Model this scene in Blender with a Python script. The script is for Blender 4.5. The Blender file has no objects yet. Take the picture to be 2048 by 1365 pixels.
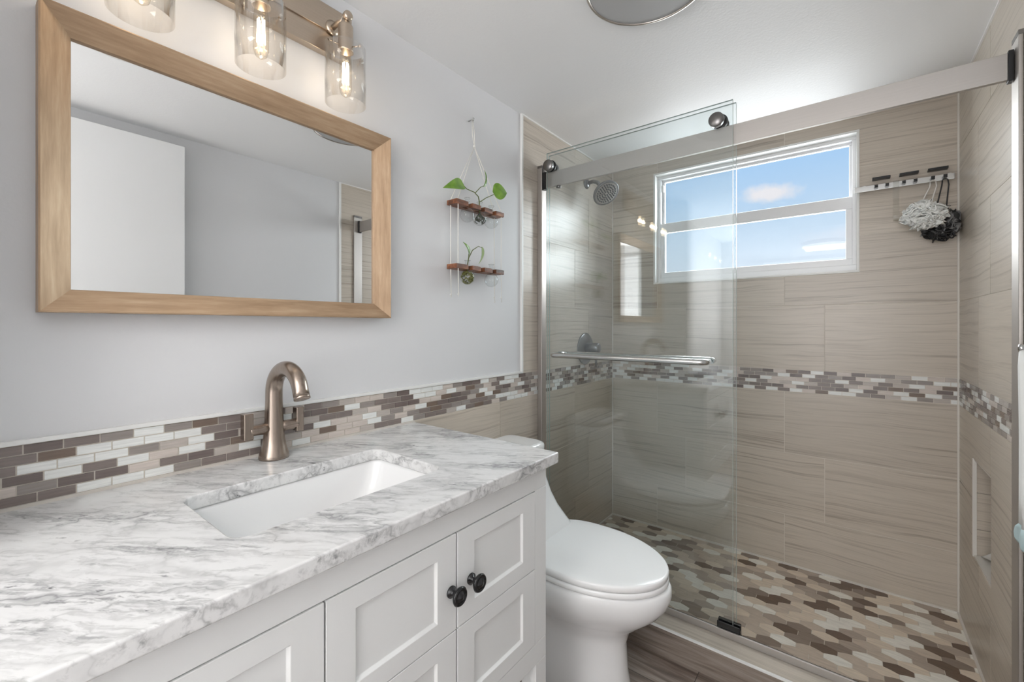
import bpy, bmesh, math, random
from mathutils import Vector, Matrix
random.seed(7)
S = bpy.context.scene
COL = S.collection
PI = math.pi
# ------------------------------------------------------------------ camera
W, Y, ZC = 1.52, 2.503, 2.148            # room width, depth, ceiling height
RY = -2.0                                # inner face of the wall behind the camera
cam_d = bpy.data.cameras.new('camera')
cam = bpy.data.objects.new('camera', cam_d)
COL.objects.link(cam)
cam.location = (1.17, 0.0, 1.195)
cam.rotation_euler = (PI/2, 0, math.radians(38.044))
cam_d.sensor_width = 36.0
cam_d.lens = 36.0*867.1/2048
cam_d.shift_y = -29.85/2048
cam_d.clip_start = 0.01
S.camera = cam
# ------------------------------------------------------------------ colour management
S.view_settings.view_transform = 'Standard'
S.view_settings.look = 'None'
S.view_settings.gamma = 1.0
S.view_settings.use_curve_mapping = False
S.view_settings.exposure = 0.15
try:
    S.cycles.max_bounces = 14
    S.cycles.transparent_max_bounces = 24
    S.cycles.transmission_bounces = 10
    S.cycles.glossy_bounces = 6
    S.cycles.diffuse_bounces = 6
    S.cycles.caustics_reflective = False
    S.cycles.caustics_refractive = False
    S.cycles.sample_clamp_indirect = 4.0
except Exception:
    pass

# ------------------------------------------------------------------ node helper
class NT:
    def __init__(s, tree):
        s.t = tree; s.n = tree.nodes; s.l = tree.links
    def new(s, typ, **kw):
        nd = s.n.new(typ)
        for k, v in kw.items():
            setattr(nd, k, v)
        return nd
    def put(s, sock, v):
        if isinstance(v, bpy.types.NodeSocket): s.l.new(v, sock)
        else:
            if isinstance(v, (tuple, list)) and len(v) == 3 and sock.type == 'RGBA': v = (*v, 1)
            sock.default_value = v
    def math(s, op, a, b=0.0, c=None):
        nd = s.new('ShaderNodeMath', operation=op)
        s.put(nd.inputs[0], a); s.put(nd.inputs[1], b)
        if c is not None: s.put(nd.inputs[2], c)
        return nd.outputs[0]
    def vmath(s, op, a, b):
        nd = s.new('ShaderNodeVectorMath', operation=op)
        s.put(nd.inputs[0], a); s.put(nd.inputs[1], b)
        return nd.outputs['Value'] if op in ('DOT_PRODUCT', 'LENGTH') else nd.outputs[0]
    def noise(s, vec, scale=1.0, detail=3.0, rough=0.5, dist=0.0):
        nd = s.new('ShaderNodeTexNoise')
        s.put(nd.inputs['Vector'], vec); nd.inputs['Scale'].default_value = scale
        nd.inputs['Detail'].default_value = detail; nd.inputs['Roughness'].default_value = rough
        nd.inputs['Distortion'].default_value = dist
        return nd.outputs['Fac']
    def ramp(s, fac, stops, mode='LINEAR'):
        nd = s.new('ShaderNodeValToRGB'); cr = nd.color_ramp; cr.interpolation = mode
        while len(cr.elements) < len(stops): cr.elements.new(0.5)
        for e, (p, c) in zip(cr.elements, stops):
            e.position = p; e.color = (*c, 1) if len(c) == 3 else c
        s.put(nd.inputs[0], fac)
        return nd.outputs[0]
    def mix(s, fac, a, b, mode='MIX'):
        nd = s.new('ShaderNodeMix', data_type='RGBA', blend_type=mode)
        s.put(nd.inputs[0], fac); s.put(nd.inputs[6], a); s.put(nd.inputs[7], b)
        return nd.outputs[2]
    def bump(s, h, strength=0.2, dist=0.002):
        nd = s.new('ShaderNodeBump'); nd.inputs['Strength'].default_value = strength
        nd.inputs['Distance'].default_value = dist
        s.put(nd.inputs['Height'], h)
        return nd.outputs[0]
    def scalevec(s, vec, sc):
        nd = s.new('ShaderNodeMapping'); s.put(nd.inputs['Vector'], vec); nd.inputs['Scale'].default_value = sc
        return nd.outputs[0]

def material(name, color=(0.8, 0.8, 0.8), rough=0.5, metal=0.0, spec=0.5, build=None, coat=0.0):
    m = bpy.data.materials.new(name); m.use_nodes = True
    N = NT(m.node_tree); b = N.n['Principled BSDF']
    b.inputs['Base Color'].default_value = (*color, 1)
    b.inputs['Roughness'].default_value = rough
    b.inputs['Metallic'].default_value = metal
    b.inputs['Specular IOR Level'].default_value = spec
    b.inputs['Coat Weight'].default_value = coat
    if build: build(N, b)
    return m

def glass_mat(name, tint, refl=1.0, ior=1.45, rough=0.0):
    """clear pane: the fresnel share mirrors, the rest passes with the glass's own tint"""
    m = bpy.data.materials.new(name); m.use_nodes = True
    N = NT(m.node_tree); N.n.remove(N.n['Principled BSDF'])
    out = [n for n in N.n if n.type == 'OUTPUT_MATERIAL'][0]
    tr = N.new('ShaderNodeBsdfTransparent'); tr.inputs[0].default_value = (*tint, 1)
    gl = N.new('ShaderNodeBsdfGlossy'); gl.inputs['Roughness'].default_value = rough
    ge = N.new('ShaderNodeNewGeometry'); f0 = ((ior - 1)/(ior + 1))**2
    c = N.math('ABSOLUTE', N.vmath('DOT_PRODUCT', ge.outputs['Incoming'], ge.outputs['Normal']))
    q = N.math('POWER', N.math('SUBTRACT', 1.0, c), 5.0)
    f = N.math('MULTIPLY', N.math('ADD', f0, N.math('MULTIPLY', q, 1 - f0)), refl)
    mx = N.new('ShaderNodeMixShader'); N.l.new(f, mx.inputs[0]); N.l.new(tr.outputs[0], mx.inputs[1]); N.l.new(gl.outputs[0], mx.inputs[2])
    N.l.new(mx.outputs[0], out.inputs[0])
    return m

def emit_mat(name, color, strength):
    m = bpy.data.materials.new(name); m.use_nodes = True
    b = m.node_tree.nodes['Principled BSDF']
    b.inputs['Base Color'].default_value = (*color, 1)
    b.inputs['Emission Color'].default_value = (*color, 1)
    b.inputs['Emission Strength'].default_value = strength
    return m

# ------------------------------------------------------------------ world sky
world = bpy.data.worlds.new('sky'); S.world = world; world.use_nodes = True
N = NT(world.node_tree)
bg = N.n['Background']
tc = N.new('ShaderNodeTexCoord')
sep = N.new('ShaderNodeSeparateXYZ'); N.l.new(tc.outputs['Generated'], sep.inputs[0])
sky = N.ramp(sep.outputs[2], [(0.0, (0.66, 0.70, 0.74)), (0.10, (0.74, 0.84, 0.96)), (0.20, (0.60, 0.77, 0.96)), (0.32, (0.40, 0.64, 0.95)), (0.6, (0.22, 0.46, 0.88))])
def cloud(N, dirv, wid, hei, fuzz):
    d = Vector(dirv).normalized()
    side = d.cross(Vector((0, 0, 1))).normalized(); up = side.cross(d)
    g = tc.outputs['Generated']
    a = N.math('DIVIDE', N.vmath('DOT_PRODUCT', g, tuple(side)), wid)
    b = N.math('DIVIDE', N.vmath('DOT_PRODUCT', g, tuple(up)), hei)
    r = N.math('ADD', N.math('MULTIPLY', a, a), N.math('MULTIPLY', b, b))
    n = N.noise(g, 28.0, 5.0, 0.6)
    r = N.math('ADD', N.math('SQRT', r), N.math('MULTIPLY', N.math('SUBTRACT', n, 0.5), 1.7))
    f = N.math('SUBTRACT', 1.0, N.math('DIVIDE', N.math('SUBTRACT', r, 0.35), fuzz))
    nd = N.new('ShaderNodeClamp'); N.l.new(f, nd.inputs[0])
    return N.math('MULTIPLY', nd.outputs[0], N.math('GREATER_THAN', N.vmath('DOT_PRODUCT', g, tuple(d)), 0.0))
c1 = cloud(N, (-0.148, 1.147, 0.303), 0.055, 0.020, 0.75)
c2 = cloud(N, (0.03, 1.24, 0.20), 0.07, 0.02, 1.2)
sky = N.mix(c1, sky, (0.90, 0.88, 0.92)); sky = N.mix(N.math('MULTIPLY', c2, 0.4), sky, (0.92, 0.88, 0.92))
N.l.new(sky, bg.inputs[0]); bg.inputs[1].default_value = 0.90

# ------------------------------------------------------------------ lights: window daylight, bulbs, added fills
def area(name, loc, rot, sx, sy, power, color=(1, 1, 1)):
    d = bpy.data.lights.new(name, 'AREA'); d.shape = 'RECTANGLE'; d.size = sx; d.size_y = sy
    d.energy = power; d.color = color
    o = bpy.data.objects.new(name, d); COL.objects.link(o); o.location = loc; o.rotation_euler = rot
    return o
# three fill lights added behind the camera, then the daylight at the shower window
area('rear_fill', (0.84, RY + 0.06, 1.10), (PI/2 + math.radians(3), 0, 0), 1.32, 2.0, 15.5, (0.975, 0.99, 1.0))  # added panel, fills the room from the unseen rear wall
area('top_fill', (0.95, -0.95, ZC - 0.062), (0, 0, 0), 0.42, 0.42, 6.0, (1.0, 0.97, 0.93))  # added light from above, sits under the added lamp body
area('ceiling_bounce_fill', (1.02, -1.45, 1.0), (PI, 0, 0), 0.9, 1.0, 34.0, (1.0, 0.99, 0.975))  # added, thrown at the rear ceiling for soft light from above
area('window_daylight', (0.73, 3.30, 1.92), (-PI/2 + 0.10, 0, 0), 1.5, 1.1, 68.0, (0.95, 0.98, 1.0))
area('sky_daylight', (0.65, 4.10, 3.50), (-PI/2 + math.radians(48), 0, 0), 2.6, 1.7, 260.0, (0.96, 0.985, 1.0))
BULB_W = 0.27
BULB_C = (1.0, 0.92, 0.82)

# ------------------------------------------------------------------ materials
def b_paint(sc, st):
    def f(N, b):
        o = N.new('ShaderNodeTexCoord').outputs['Object']
        N.put(b.inputs['Normal'], N.bump(N.noise(o, sc, 3.0, 0.6), st, 0.002))
    return f
M = {}
M['wall'] = material('wall_paint', (0.70, 0.70, 0.71), 0.55, build=b_paint(160, 0.08))
M['ceiling'] = material('ceiling_paint', (0.80, 0.80, 0.80), 0.6, build=b_paint(110, 0.25))
M['hall'] = material('hall_paint', (0.80, 0.80, 0.79), 0.6)
M['white_trim'] = material('white_trim', (0.82, 0.82, 0.80), 0.35)
M['caulk'] = material('white_caulk', (0.74, 0.71, 0.66), 0.5)
M['grout'] = material('grout', (0.60, 0.56, 0.51), 0.85)
M['grout_light'] = material('light_grout', (0.68, 0.63, 0.56), 0.85)

def b_strand(light, dark, warm):
    def f(N, b):
        uv = N.new('ShaderNodeUVMap').outputs[0]
        at = N.new('ShaderNodeAttribute', attribute_name='rnd')
        sp = N.new('ShaderNodeSeparateXYZ'); N.l.new(uv, sp.inputs[0])
        wob = N.noise(N.scalevec(uv, (2.2, 5.0, 1)), 1.0, 2.0, 0.5)
        v = N.math('ADD', sp.outputs[1], N.math('MULTIPLY', wob, 0.05))
        cb = N.new('ShaderNodeCombineXYZ'); N.l.new(sp.outputs[0], cb.inputs[0]); N.l.new(v, cb.inputs[1])
        p = cb.outputs[0]
        n1 = N.noise(N.scalevec(p, (1.1, 60.0, 1)), 1.0, 5.0, 0.66)
        n2 = N.noise(N.scalevec(p, (0.8, 17.0, 1)), 1.0, 2.0, 0.5)
        n3 = N.noise(N.scalevec(p, (5.0, 190.0, 1)), 1.0, 2.0, 0.5)
        c = N.ramp(n1, [(0.34, warm), (0.44, light), (0.52, light), (0.57, warm), (0.66, dark)])
        c = N.mix(N.math('MULTIPLY', n2, 0.40), c, warm)
        k = N.math('ADD', 0.86, N.math('MULTIPLY', n3, 0.28))
        k = N.math('MULTIPLY', k, N.math('ADD', 0.93, N.math('MULTIPLY', at.outputs['Fac'], 0.14)))
        cc = N.new('ShaderNodeCombineColor')
        for i in range(3): N.put(cc.inputs[i], k)
        c = N.mix(1.0, c, cc.outputs[0], 'MULTIPLY')
        N.put(b.inputs['Base Color'], c)
        N.put(b.inputs['Normal'], N.bump(n1, 0.05, 0.001))
    return f
M['strand'] = material('strand_tile', (0.4, 0.35, 0.3), 0.28, build=b_strand((0.59, 0.527, 0.45), (0.35, 0.297, 0.245), (0.51, 0.45, 0.38)))
M['curb_top'] = material('curb_tile', (0.5, 0.45, 0.4), 0.3, build=b_strand((0.60, 0.54, 0.46), (0.46, 0.40, 0.33), (0.52, 0.47, 0.40)))

def b_mosaic(stops):
    def f(N, b):
        at = N.new('ShaderNodeAttribute', attribute_name='rnd')
        uv = N.new('ShaderNodeUVMap').outputs[0]
        c = N.ramp(at.outputs['Fac'], stops, 'CONSTANT')
        n = N.noise(N.scalevec(uv, (14.0, 260.0, 1)), 1.0, 3.0, 0.6)
        k = N.math('ADD', 0.70, N.math('MULTIPLY', n, 0.60))
        cc = N.new('ShaderNodeCombineColor')
        for i in range(3): N.put(cc.inputs[i], k)
        c = N.mix(1.0, c, cc.outputs[0], 'MULTIPLY')
        N.put(b.inputs['Base Color'], c)
    return f
MOS = [(0.0, (0.80, 0.81, 0.79)), (0.26, (0.62, 0.55, 0.50)), (0.41, (0.50, 0.45, 0.41)), (0.50, (0.17, 0.135, 0.125)),
       (0.64, (0.225, 0.185, 0.17)), (0.79, (0.30, 0.265, 0.245)), (0.93, (0.19, 0.14, 0.11))]
M['mosaic'] = material('mosaic_tile', rough=0.25, build=b_mosaic(MOS))
HEX = [(0.0, (0.92, 0.90, 0.83)), (0.24, (0.78, 0.68, 0.56)), (0.41, (0.62, 0.53, 0.44)), (0.57, (0.46, 0.385, 0.32)), (0.74, (0.165, 0.11, 0.078)), (0.88, (0.29, 0.23, 0.185))]
M['hex'] = material('hexagon_tile', rough=0.32, build=b_mosaic(HEX))

def b_floorwood(N, b):
    o = N.new('ShaderNodeTexCoord').outputs['Object']
    br = N.new('ShaderNodeTexBrick'); N.put(br.inputs['Vector'], o)
    br.inputs['Color1'].default_value = (0, 0, 0, 1); br.inputs['Color2'].default_value = (1, 1, 1, 1); br.inputs['Mortar'].default_value = (0.5, 0.5, 0.5, 1)
    br.inputs['Scale'].default_value = 1.0; br.inputs['Brick Width'].default_value = 1.2; br.inputs['Row Height'].default_value = 0.18
    br.inputs['Mortar Size'].default_value = 0.0012; br.offset = 0.37
    p = N.vmath('ADD', N.scalevec(o, (1.6, 22.0, 1.0)), N.vmath('MULTIPLY', br.outputs['Color'], (9.0, 5.0, 0.0)))
    n = N.noise(p, 1.6, 6.0, 0.62, 0.9)
    c = N.ramp(n, [(0.25, (0.075, 0.052, 0.042)), (0.45, (0.19, 0.145, 0.12)), (0.58, (0.30, 0.25, 0.215)), (0.75, (0.40, 0.345, 0.30))])
    c = N.mix(br.outputs['Fac'], c, (0.05, 0.04, 0.035))
    N.put(b.inputs['Base Color'], c)
M['wood_floor'] = material('wood_floor', rough=0.4, build=b_floorwood)

def b_marble(N, b):
    o = N.new('ShaderNodeTexCoord').outputs['Object']
    rot = N.new('ShaderNodeMapping'); N.l.new(o, rot.inputs[0]); rot.inputs['Rotation'].default_value = (0, 0, math.radians(-34))
    warp = N.new('ShaderNodeTexNoise'); N.l.new(rot.outputs[0], warp.inputs['Vector']); warp.inputs['Scale'].default_value = 14.0; warp.inputs['Detail'].default_value = 4.0; warp.inputs['Roughness'].default_value = 0.6
    w2 = N.vmath('MULTIPLY', N.vmath('SUBTRACT', warp.outputs['Color'], (0.5, 0.5, 0.5)), (0.9, 0.9, 0.9))
    p = N.vmath('ADD', N.scalevec(rot.outputs[0], (10.0, 44.0, 36.0)), w2)
    n1 = N.noise(p, 1.0, 4.0, 0.55)
    vein = N.math('ABSOLUTE', N.math('SUBTRACT', n1, 0.5))
    v1 = N.ramp(vein, [(0.0, (0.60, 0.60, 0.60)), (0.03, (0.38, 0.38, 0.38)), (0.07, (0.10, 0.10, 0.10)), (0.12, (0, 0, 0))])
    n2 = N.noise(N.scalevec(p, (0.35, 0.35, 0.35)), 1.0, 3.0, 0.55)
    gate = N.ramp(n2, [(0.42, (0.05, 0.05, 0.05)), (0.64, (1, 1, 1))])
    n3 = N.noise(p, 1.3, 5.0, 0.65)
    blot = N.ramp(n3, [(0.52, (0, 0, 0)), (0.68, (0.9, 0.9, 0.9))])
    p2 = N.vmath('ADD', N.scalevec(rot.outputs[0], (3.0, 10.0, 9.0)), N.vmath('MULTIPLY', w2, (0.5, 0.5, 0.5)))
    big = N.math('ABSOLUTE', N.math('SUBTRACT', N.noise(p2, 1.0, 3.0, 0.5), 0.5))
    v2 = N.ramp(big, [(0.0, (0.40, 0.40, 0.40)), (0.012, (0.22, 0.22, 0.22)), (0.045, (0, 0, 0))])
    n5 = N.noise(N.vmath('ADD', N.scalevec(rot.outputs[0], (34.0, 85.0, 70.0)), w2), 1.0, 3.0, 0.6)
    speck = N.math('MULTIPLY', N.ramp(n5, [(0.60, (0, 0, 0)), (0.72, (0.9, 0.9, 0.9))]), N.math('ADD', 0.10, N.math('MULTIPLY', gate, 0.75)))
    f = N.math('MULTIPLY', N.math('MULTIPLY', v1, 0.7), gate)
    f = N.math('MAXIMUM', f, N.math('MULTIPLY', blot, N.math('ADD', 0.30, N.math('MULTIPLY', gate, 0.45))))
    f = N.math('MAXIMUM', f, N.math('MULTIPLY', v2, N.math('ADD', 0.4, gate)))
    f = N.math('MAXIMUM', f, speck)
    n4 = N.noise(rot.outputs[0], 5.0, 3.0, 0.5)
    base = N.mix(n4, (0.77, 0.77, 0.765), (0.69, 0.685, 0.68))
    N.put(b.inputs['Base Color'], N.mix(N.math('MINIMUM', N.math('MULTIPLY', f, 1.25), 0.92), base, (0.10, 0.10, 0.105)))
M['marble'] = material('white_marble', rough=0.16, build=b_marble)

def b_brush(c1, c2, sc):
    def f(N, b):
        o = N.new('ShaderNodeTexCoord').outputs['Object']
        n = N.noise(N.scalevec(o, sc), 1.0, 3.0, 0.6)
        N.put(b.inputs['Base Color'], N.mix(n, c1, c2))
    return f
M['nickel'] = material('brushed_nickel', rough=0.30, metal=1.0, build=b_brush((0.46, 0.41, 0.37), (0.60, 0.55, 0.50), (300, 300, 8)))
M['faucet'] = material('brushed_bronze_nickel', rough=0.27, metal=1.0, build=b_brush((0.29, 0.235, 0.195), (0.44, 0.365, 0.31), (260, 260, 10)))
M['rail'] = material('brushed_steel_rail', rough=0.5, metal=1.0, build=b_brush((0.46, 0.435, 0.41), (0.52, 0.49, 0.465), (6, 60, 400)))
M['steel'] = material('polished_steel', (0.60, 0.60, 0.59), 0.24, metal=1.0)
M['dark_steel'] = material('dark_steel', (0.24, 0.23, 0.225), 0.32, metal=1.0)
M['valve'] = material('valve_steel', (0.20, 0.20, 0.205), 0.3, metal=1.0)
M['black'] = material('black_plastic', (0.012, 0.012, 0.013), 0.35)
M['black_gloss'] = material('black_lacquer', (0.010, 0.010, 0.011), 0.16)
M['white_ceramic'] = material('white_ceramic', (0.84, 0.84, 0.84), 0.08, coat=0.3)
M['seat'] = material('white_plastic', (0.91, 0.91, 0.91), 0.16)
M['cabinet'] = material('cabinet_paint', (0.78, 0.785, 0.78), 0.38)
M['vinyl'] = material('window_vinyl', (0.82, 0.82, 0.83), 0.35)
M['mirror'] = material('silvered_mirror', (0.86, 0.87, 0.87), 0.0, metal=1.0)
def b_frame(sc):
    def f(N, b):
        o = N.new('ShaderNodeTexCoord').outputs['Object']
        n = N.noise(N.scalevec(o, sc), 1.0, 4.0, 0.65)
        n2 = N.noise(o, 9.0, 4.0, 0.6)
        c = N.ramp(n, [(0.30, (0.32, 0.20, 0.115)), (0.55, (0.47, 0.32, 0.20)), (0.75, (0.59, 0.43, 0.29))])
        c = N.mix(N.math('MULTIPLY', n2, 0.30), c, (0.52, 0.40, 0.28))
        N.put(b.inputs['Base Color'], c)
    return f
M['frame_h'] = material('champagne_wood_long', rough=0.42, metal=0.35, build=b_frame((60, 6, 60)))
M['frame_v'] = material('champagne_wood_upright', rough=0.42, metal=0.35, build=b_frame((60, 60, 6)))
M['frame_edge'] = material('champagne_edge', (0.50, 0.43, 0.35), 0.3, metal=0.8)
M['lamp_metal'] = material('champagne_nickel', rough=0.3, metal=1.0, build=b_brush((0.50, 0.42, 0.34), (0.60, 0.51, 0.42), (300, 10, 300)))
M['shower_glass'] = glass_mat('shower_glass', (0.964, 0.980, 0.982), 1.6)
M['window_glass'] = glass_mat('window_glass', (0.97, 0.98, 0.98), 0.8)
M['shade_glass'] = glass_mat('shade_glass', (0.99, 0.98, 0.965), 1.0)
M['clear_glass'] = glass_mat('clear_glass', (0.955, 0.965, 0.965), 1.3)
M['clear_plastic'] = glass_mat('clear_plastic', (0.95, 0.95, 0.94), 1.3)
M['glass_edge'] = material('glass_edge', (0.44, 0.52, 0.49), 0.15)
M['filament'] = emit_mat('filament_glow', (1.0, 0.84, 0.62), 11.0)
M['bulb_glass'] = glass_mat('bulb_glass', (0.98, 0.95, 0.90), 1.0)
def b_cherry(N, b):
    o = N.new('ShaderNodeTexCoord').outputs['Object']
    n = N.noise(N.scalevec(o, (40, 12, 40)), 1.0, 4.0, 0.6)
    N.put(b.inputs['Base Color'], N.ramp(n, [(0.32, (0.06, 0.022, 0.012)), (0.5, (0.20, 0.07, 0.03)), (0.68, (0.40, 0.17, 0.075))]))
M['cherry'] = material('cherry_wood', rough=0.4, build=b_cherry)
M['cord'] = material('white_cord', (0.78, 0.76, 0.72), 0.8)
def b_leaf(N, b):
    o = N.new('ShaderNodeTexCoord').outputs['Object']
    n = N.noise(o, 30.0, 3.0, 0.5)
    N.put(b.inputs['Base Color'], N.ramp(n, [(0.3, (0.085, 0.20, 0.018)), (0.7, (0.22, 0.38, 0.05))]))
M['leaf'] = material('green_leaf', rough=0.35, build=b_leaf)
M['leaf_pale'] = material('pale_leaf', (0.30, 0.40, 0.20), 0.4)
M['stem'] = material('plant_stem', (0.12, 0.15, 0.04), 0.5)
M['root'] = material('dark_roots', (0.055, 0.065, 0.045), 0.6)
M['moss'] = material('moss', (0.17, 0.17, 0.045), 0.7)
M['pouf_white'] = material('white_net', (0.92, 0.93, 0.91), 0.7)
M['pouf_dark'] = material('charcoal_net', (0.035, 0.035, 0.036), 0.6)
M['pouf_grey'] = material('grey_net', (0.22, 0.22, 0.22), 0.7)
M['lens'] = material('grey_lens', (0.40, 0.40, 0.40), 0.4)
M['door'] = material('door_paint', (0.80, 0.80, 0.80), 0.45)
M['tube_white'] = material('white_tube', (0.80, 0.80, 0.80), 0.35)
M['teal'] = material('pale_teal_net', (0.55, 0.70, 0.72), 0.7)
M['gap_shade'] = material('gap_shade_paint', (0.05, 0.05, 0.05), 0.7)  # near-black, shade put into colour for the gaps between cabinet doors

# ------------------------------------------------------------------ object helpers
def thing(name, label, cat, loc, group=None):
    o = bpy.data.objects.new(name, None); COL.objects.link(o)
    o.empty_display_size = 0.05
    o.location = loc; o['label'] = label; o['category'] = cat
    if group: o['group'] = group
    return o
def tag(o, label, cat, group=None):
    o['label'] = label; o['category'] = cat
    if group: o['group'] = group
    return o
def root_loc(p):
    while p.parent: p = p.parent
    return p.location
def copy_tree(o, parent=None):
    c = o.copy(); COL.objects.link(c)
    if parent: c.parent = parent
    for ch in [x for x in bpy.data.objects if x.parent == o]:
        copy_tree(ch, c)
    return c

class MB:
    """collects shapes, given in room coordinates, for ONE mesh object"""
    def __init__(s): s.v = []; s.f = []; s.uv = None; s.rnd = None; s.sm = []
    def add(s, vs, fs, smooth=False):
        k = len(s.v); s.v += [tuple(v) for v in vs]
        s.f += [tuple(i + k for i in f) for f in fs]; s.sm += [smooth]*len(fs)
        return s
    def box(s, x0, x1, y0, y1, z0, z1):
        vs = [(x, y, z) for x in (x0, x1) for y in (y0, y1) for z in (z0, z1)]
        return s.add(vs, [(0, 1, 3, 2), (4, 6, 7, 5), (0, 4, 5, 1), (2, 3, 7, 6), (0, 2, 6, 4), (1, 5, 7, 3)])
    def loft(s, loops, cap0=True, cap1=True, smooth=True, closed=True):
        n = len(loops[0]); vs = [p for L in loops for p in L]; fs = []
        for i in range(len(loops) - 1):
            for j in range(n if closed else n - 1):
                k = (j + 1) % n
                fs.append((i*n + j, i*n + k, (i + 1)*n + k, (i + 1)*n + j))
        s.add(vs, fs, smooth)
        if cap0: s.add(loops[0], [tuple(reversed(range(n)))], False)
        if cap1: s.add(loops[-1], [tuple(range(n))], False)
        return s
    def tube(s, pts, r, n=12, caps=True, smooth=True, flat=1.0):
        pts = [Vector(p) for p in pts]
        rs = r if isinstance(r, (list, tuple)) else [r]*len(pts)
        loops = []; ref = None
        for i, p in enumerate(pts):
            t = (pts[min(i + 1, len(pts) - 1)] - pts[max(i - 1, 0)]).normalized()
            if ref is None:
                ref = Vector((0, 0, 1)) if abs(t.z) < 0.9 else Vector((1, 0, 0))
            a = (ref - t*ref.dot(t)).normalized(); ref = a; b = t.cross(a)
            loops.append([p + a*math.cos(2*PI*j/n)*rs[i] + b*math.sin(2*PI*j/n)*rs[i]*flat for j in range(n)])
        return s.loft(loops, caps, caps, smooth)
    def lathe(s, prof, c, axis=(0, 0, 1), n=32, cap0=True, cap1=True, smooth=True):
        ax = Vector(axis).normalized(); ref = Vector((1, 0, 0)) if abs(ax.x) < 0.9 else Vector((0, 1, 0))
        a = (ref - ax*ref.dot(ax)).normalized(); b = ax.cross(a); c = Vector(c)
        loops = [[c + ax*h + a*r*math.cos(2*PI*j/n) + b*r*math.sin(2*PI*j/n) for j in range(n)] for r, h in prof]
        return s.loft(loops, cap0, cap1, smooth)
    def ball(s, c, r, n=20, m=12, sz=1.0):
        prof = [(max(1e-4, r*math.sin(PI*i/m)), -r*sz*math.cos(PI*i/m)) for i in range(m + 1)]
        return s.lathe(prof, c, n=n)
    def build(s, name, mat, parent=None, bevel=0.0, seg=2, auto=None, mats=None):
        off = root_loc(parent) if parent else Vector((0, 0, 0))
        me = bpy.data.meshes.new(name)
        me.from_pydata([tuple(Vector(v) - off) for v in s.v], [], s.f)
        for p, sm in zip(me.polygons, s.sm): p.use_smooth = sm
        if s.uv is not None:
            ul = me.uv_layers.new(name='UVMap'); al = me.attributes.new('rnd', 'FLOAT', 'FACE')
            for i, p in enumerate(me.polygons):
                al.data[i].value = s.rnd[i]
                for li in p.loop_indices: ul.data[li].uv = s.uv[me.loops[li].vertex_index]
        if s.uv is None:
            bm = bmesh.new(); bm.from_mesh(me)
            if any(s.sm): bmesh.ops.remove_doubles(bm, verts=bm.verts, dist=1e-6)
            bmesh.ops.recalc_face_normals(bm, faces=bm.faces)
            bm.to_mesh(me); bm.free()
        o = bpy.data.objects.new(name, me); COL.objects.link(o)
        for mm in (mat if isinstance(mat, (list, tuple)) else [mat]): me.materials.append(mm)
        if parent: o.parent = parent
        if bevel:
            md = o.modifiers.new('bevel', 'BEVEL'); md.width = bevel; md.segments = seg; md.limit_method = 'ANGLE'; md.angle_limit = math.radians(40)
            for p in me.polygons: p.use_smooth = True
            wn = o.modifiers.new('wn', 'WEIGHTED_NORMAL'); wn.keep_sharp = True
        return o
def struct(o): o['kind'] = 'structure'; return o
def rrect(cx, cy, hx, hy, r, k=6):
    """rounded rectangle, counter-clockwise list of (x, y)"""
    out = []
    for qx, qy, a0 in ((1, 1, 0), (-1, 1, PI/2), (-1, -1, PI), (1, -1, 3*PI/2)):
        for i in range(k + 1):
            a = a0 + PI/2*i/k
            out.append((cx + qx*(hx - r) + r*math.cos(a), cy + qy*(hy - r) + r*math.sin(a)))
    return out
def arc_pts(c, a, b, t0, t1, n):
    c, a, b = Vector(c), Vector(a), Vector(b)
    return [c + a*math.cos(t0 + (t1 - t0)*i/n) + b*math.sin(t0 + (t1 - t0)*i/n) for i in range(n + 1)]

# ------------------------------------------------------------------ tile builder
def tile_mesh(place, rows, pitch, gap, s0, s1, holes, depth=0.006, rng=None):
    """rows: (z0, z1, offset). place(s, z, d) -> point of the room. Tiles stand 'depth' off the wall."""
    rng = rng or random.Random(3)
    mb = MB(); mb.uv = []; mb.rnd = []
    g = gap/2
    for z0, z1, off in rows:
        k = math.floor((s0 - off)/pitch)
        while off + k*pitch < s1:
            a, b = off + k*pitch + g, off + (k + 1)*pitch - g
            k += 1
            a, b = max(a, s0), min(b, s1)
            if b - a < 0.002: continue
            ou, ov, rv = rng.random()*50, rng.random()*50, rng.random()
            rects = [(a, b, z0 + g, z1 - g)]
            for ha, hb, hz0, hz1 in holes:
                nxt = []
                for (p, q, r, t) in rects:
                    if q <= ha or p >= hb or t <= hz0 or r >= hz1: nxt.append((p, q, r, t)); continue
                    if p < ha: nxt.append((p, ha, r, t))
                    if q > hb: nxt.append((hb, q, r, t))
                    m0, m1 = max(p, ha), min(q, hb)
                    if r < hz0: nxt.append((m0, m1, r, hz0))
                    if t > hz1: nxt.append((m0, m1, hz1, t))
                rects = nxt
            for p, q, r, t in rects:
                cs = [(p, r), (q, r), (q, t), (p, t)]
                vs = [place(u, v, depth) for u, v in cs] + [place(u, v, 0.0) for u, v in cs]
                mb.add(vs, [(0, 1, 2, 3), (0, 4, 5, 1), (1, 5, 6, 2), (2, 6, 7, 3), (3, 7, 4, 0)])
                mb.uv += [(u + ou, v + ov) for u, v in cs]*2; mb.rnd += [rv]*5
    return mb
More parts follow.
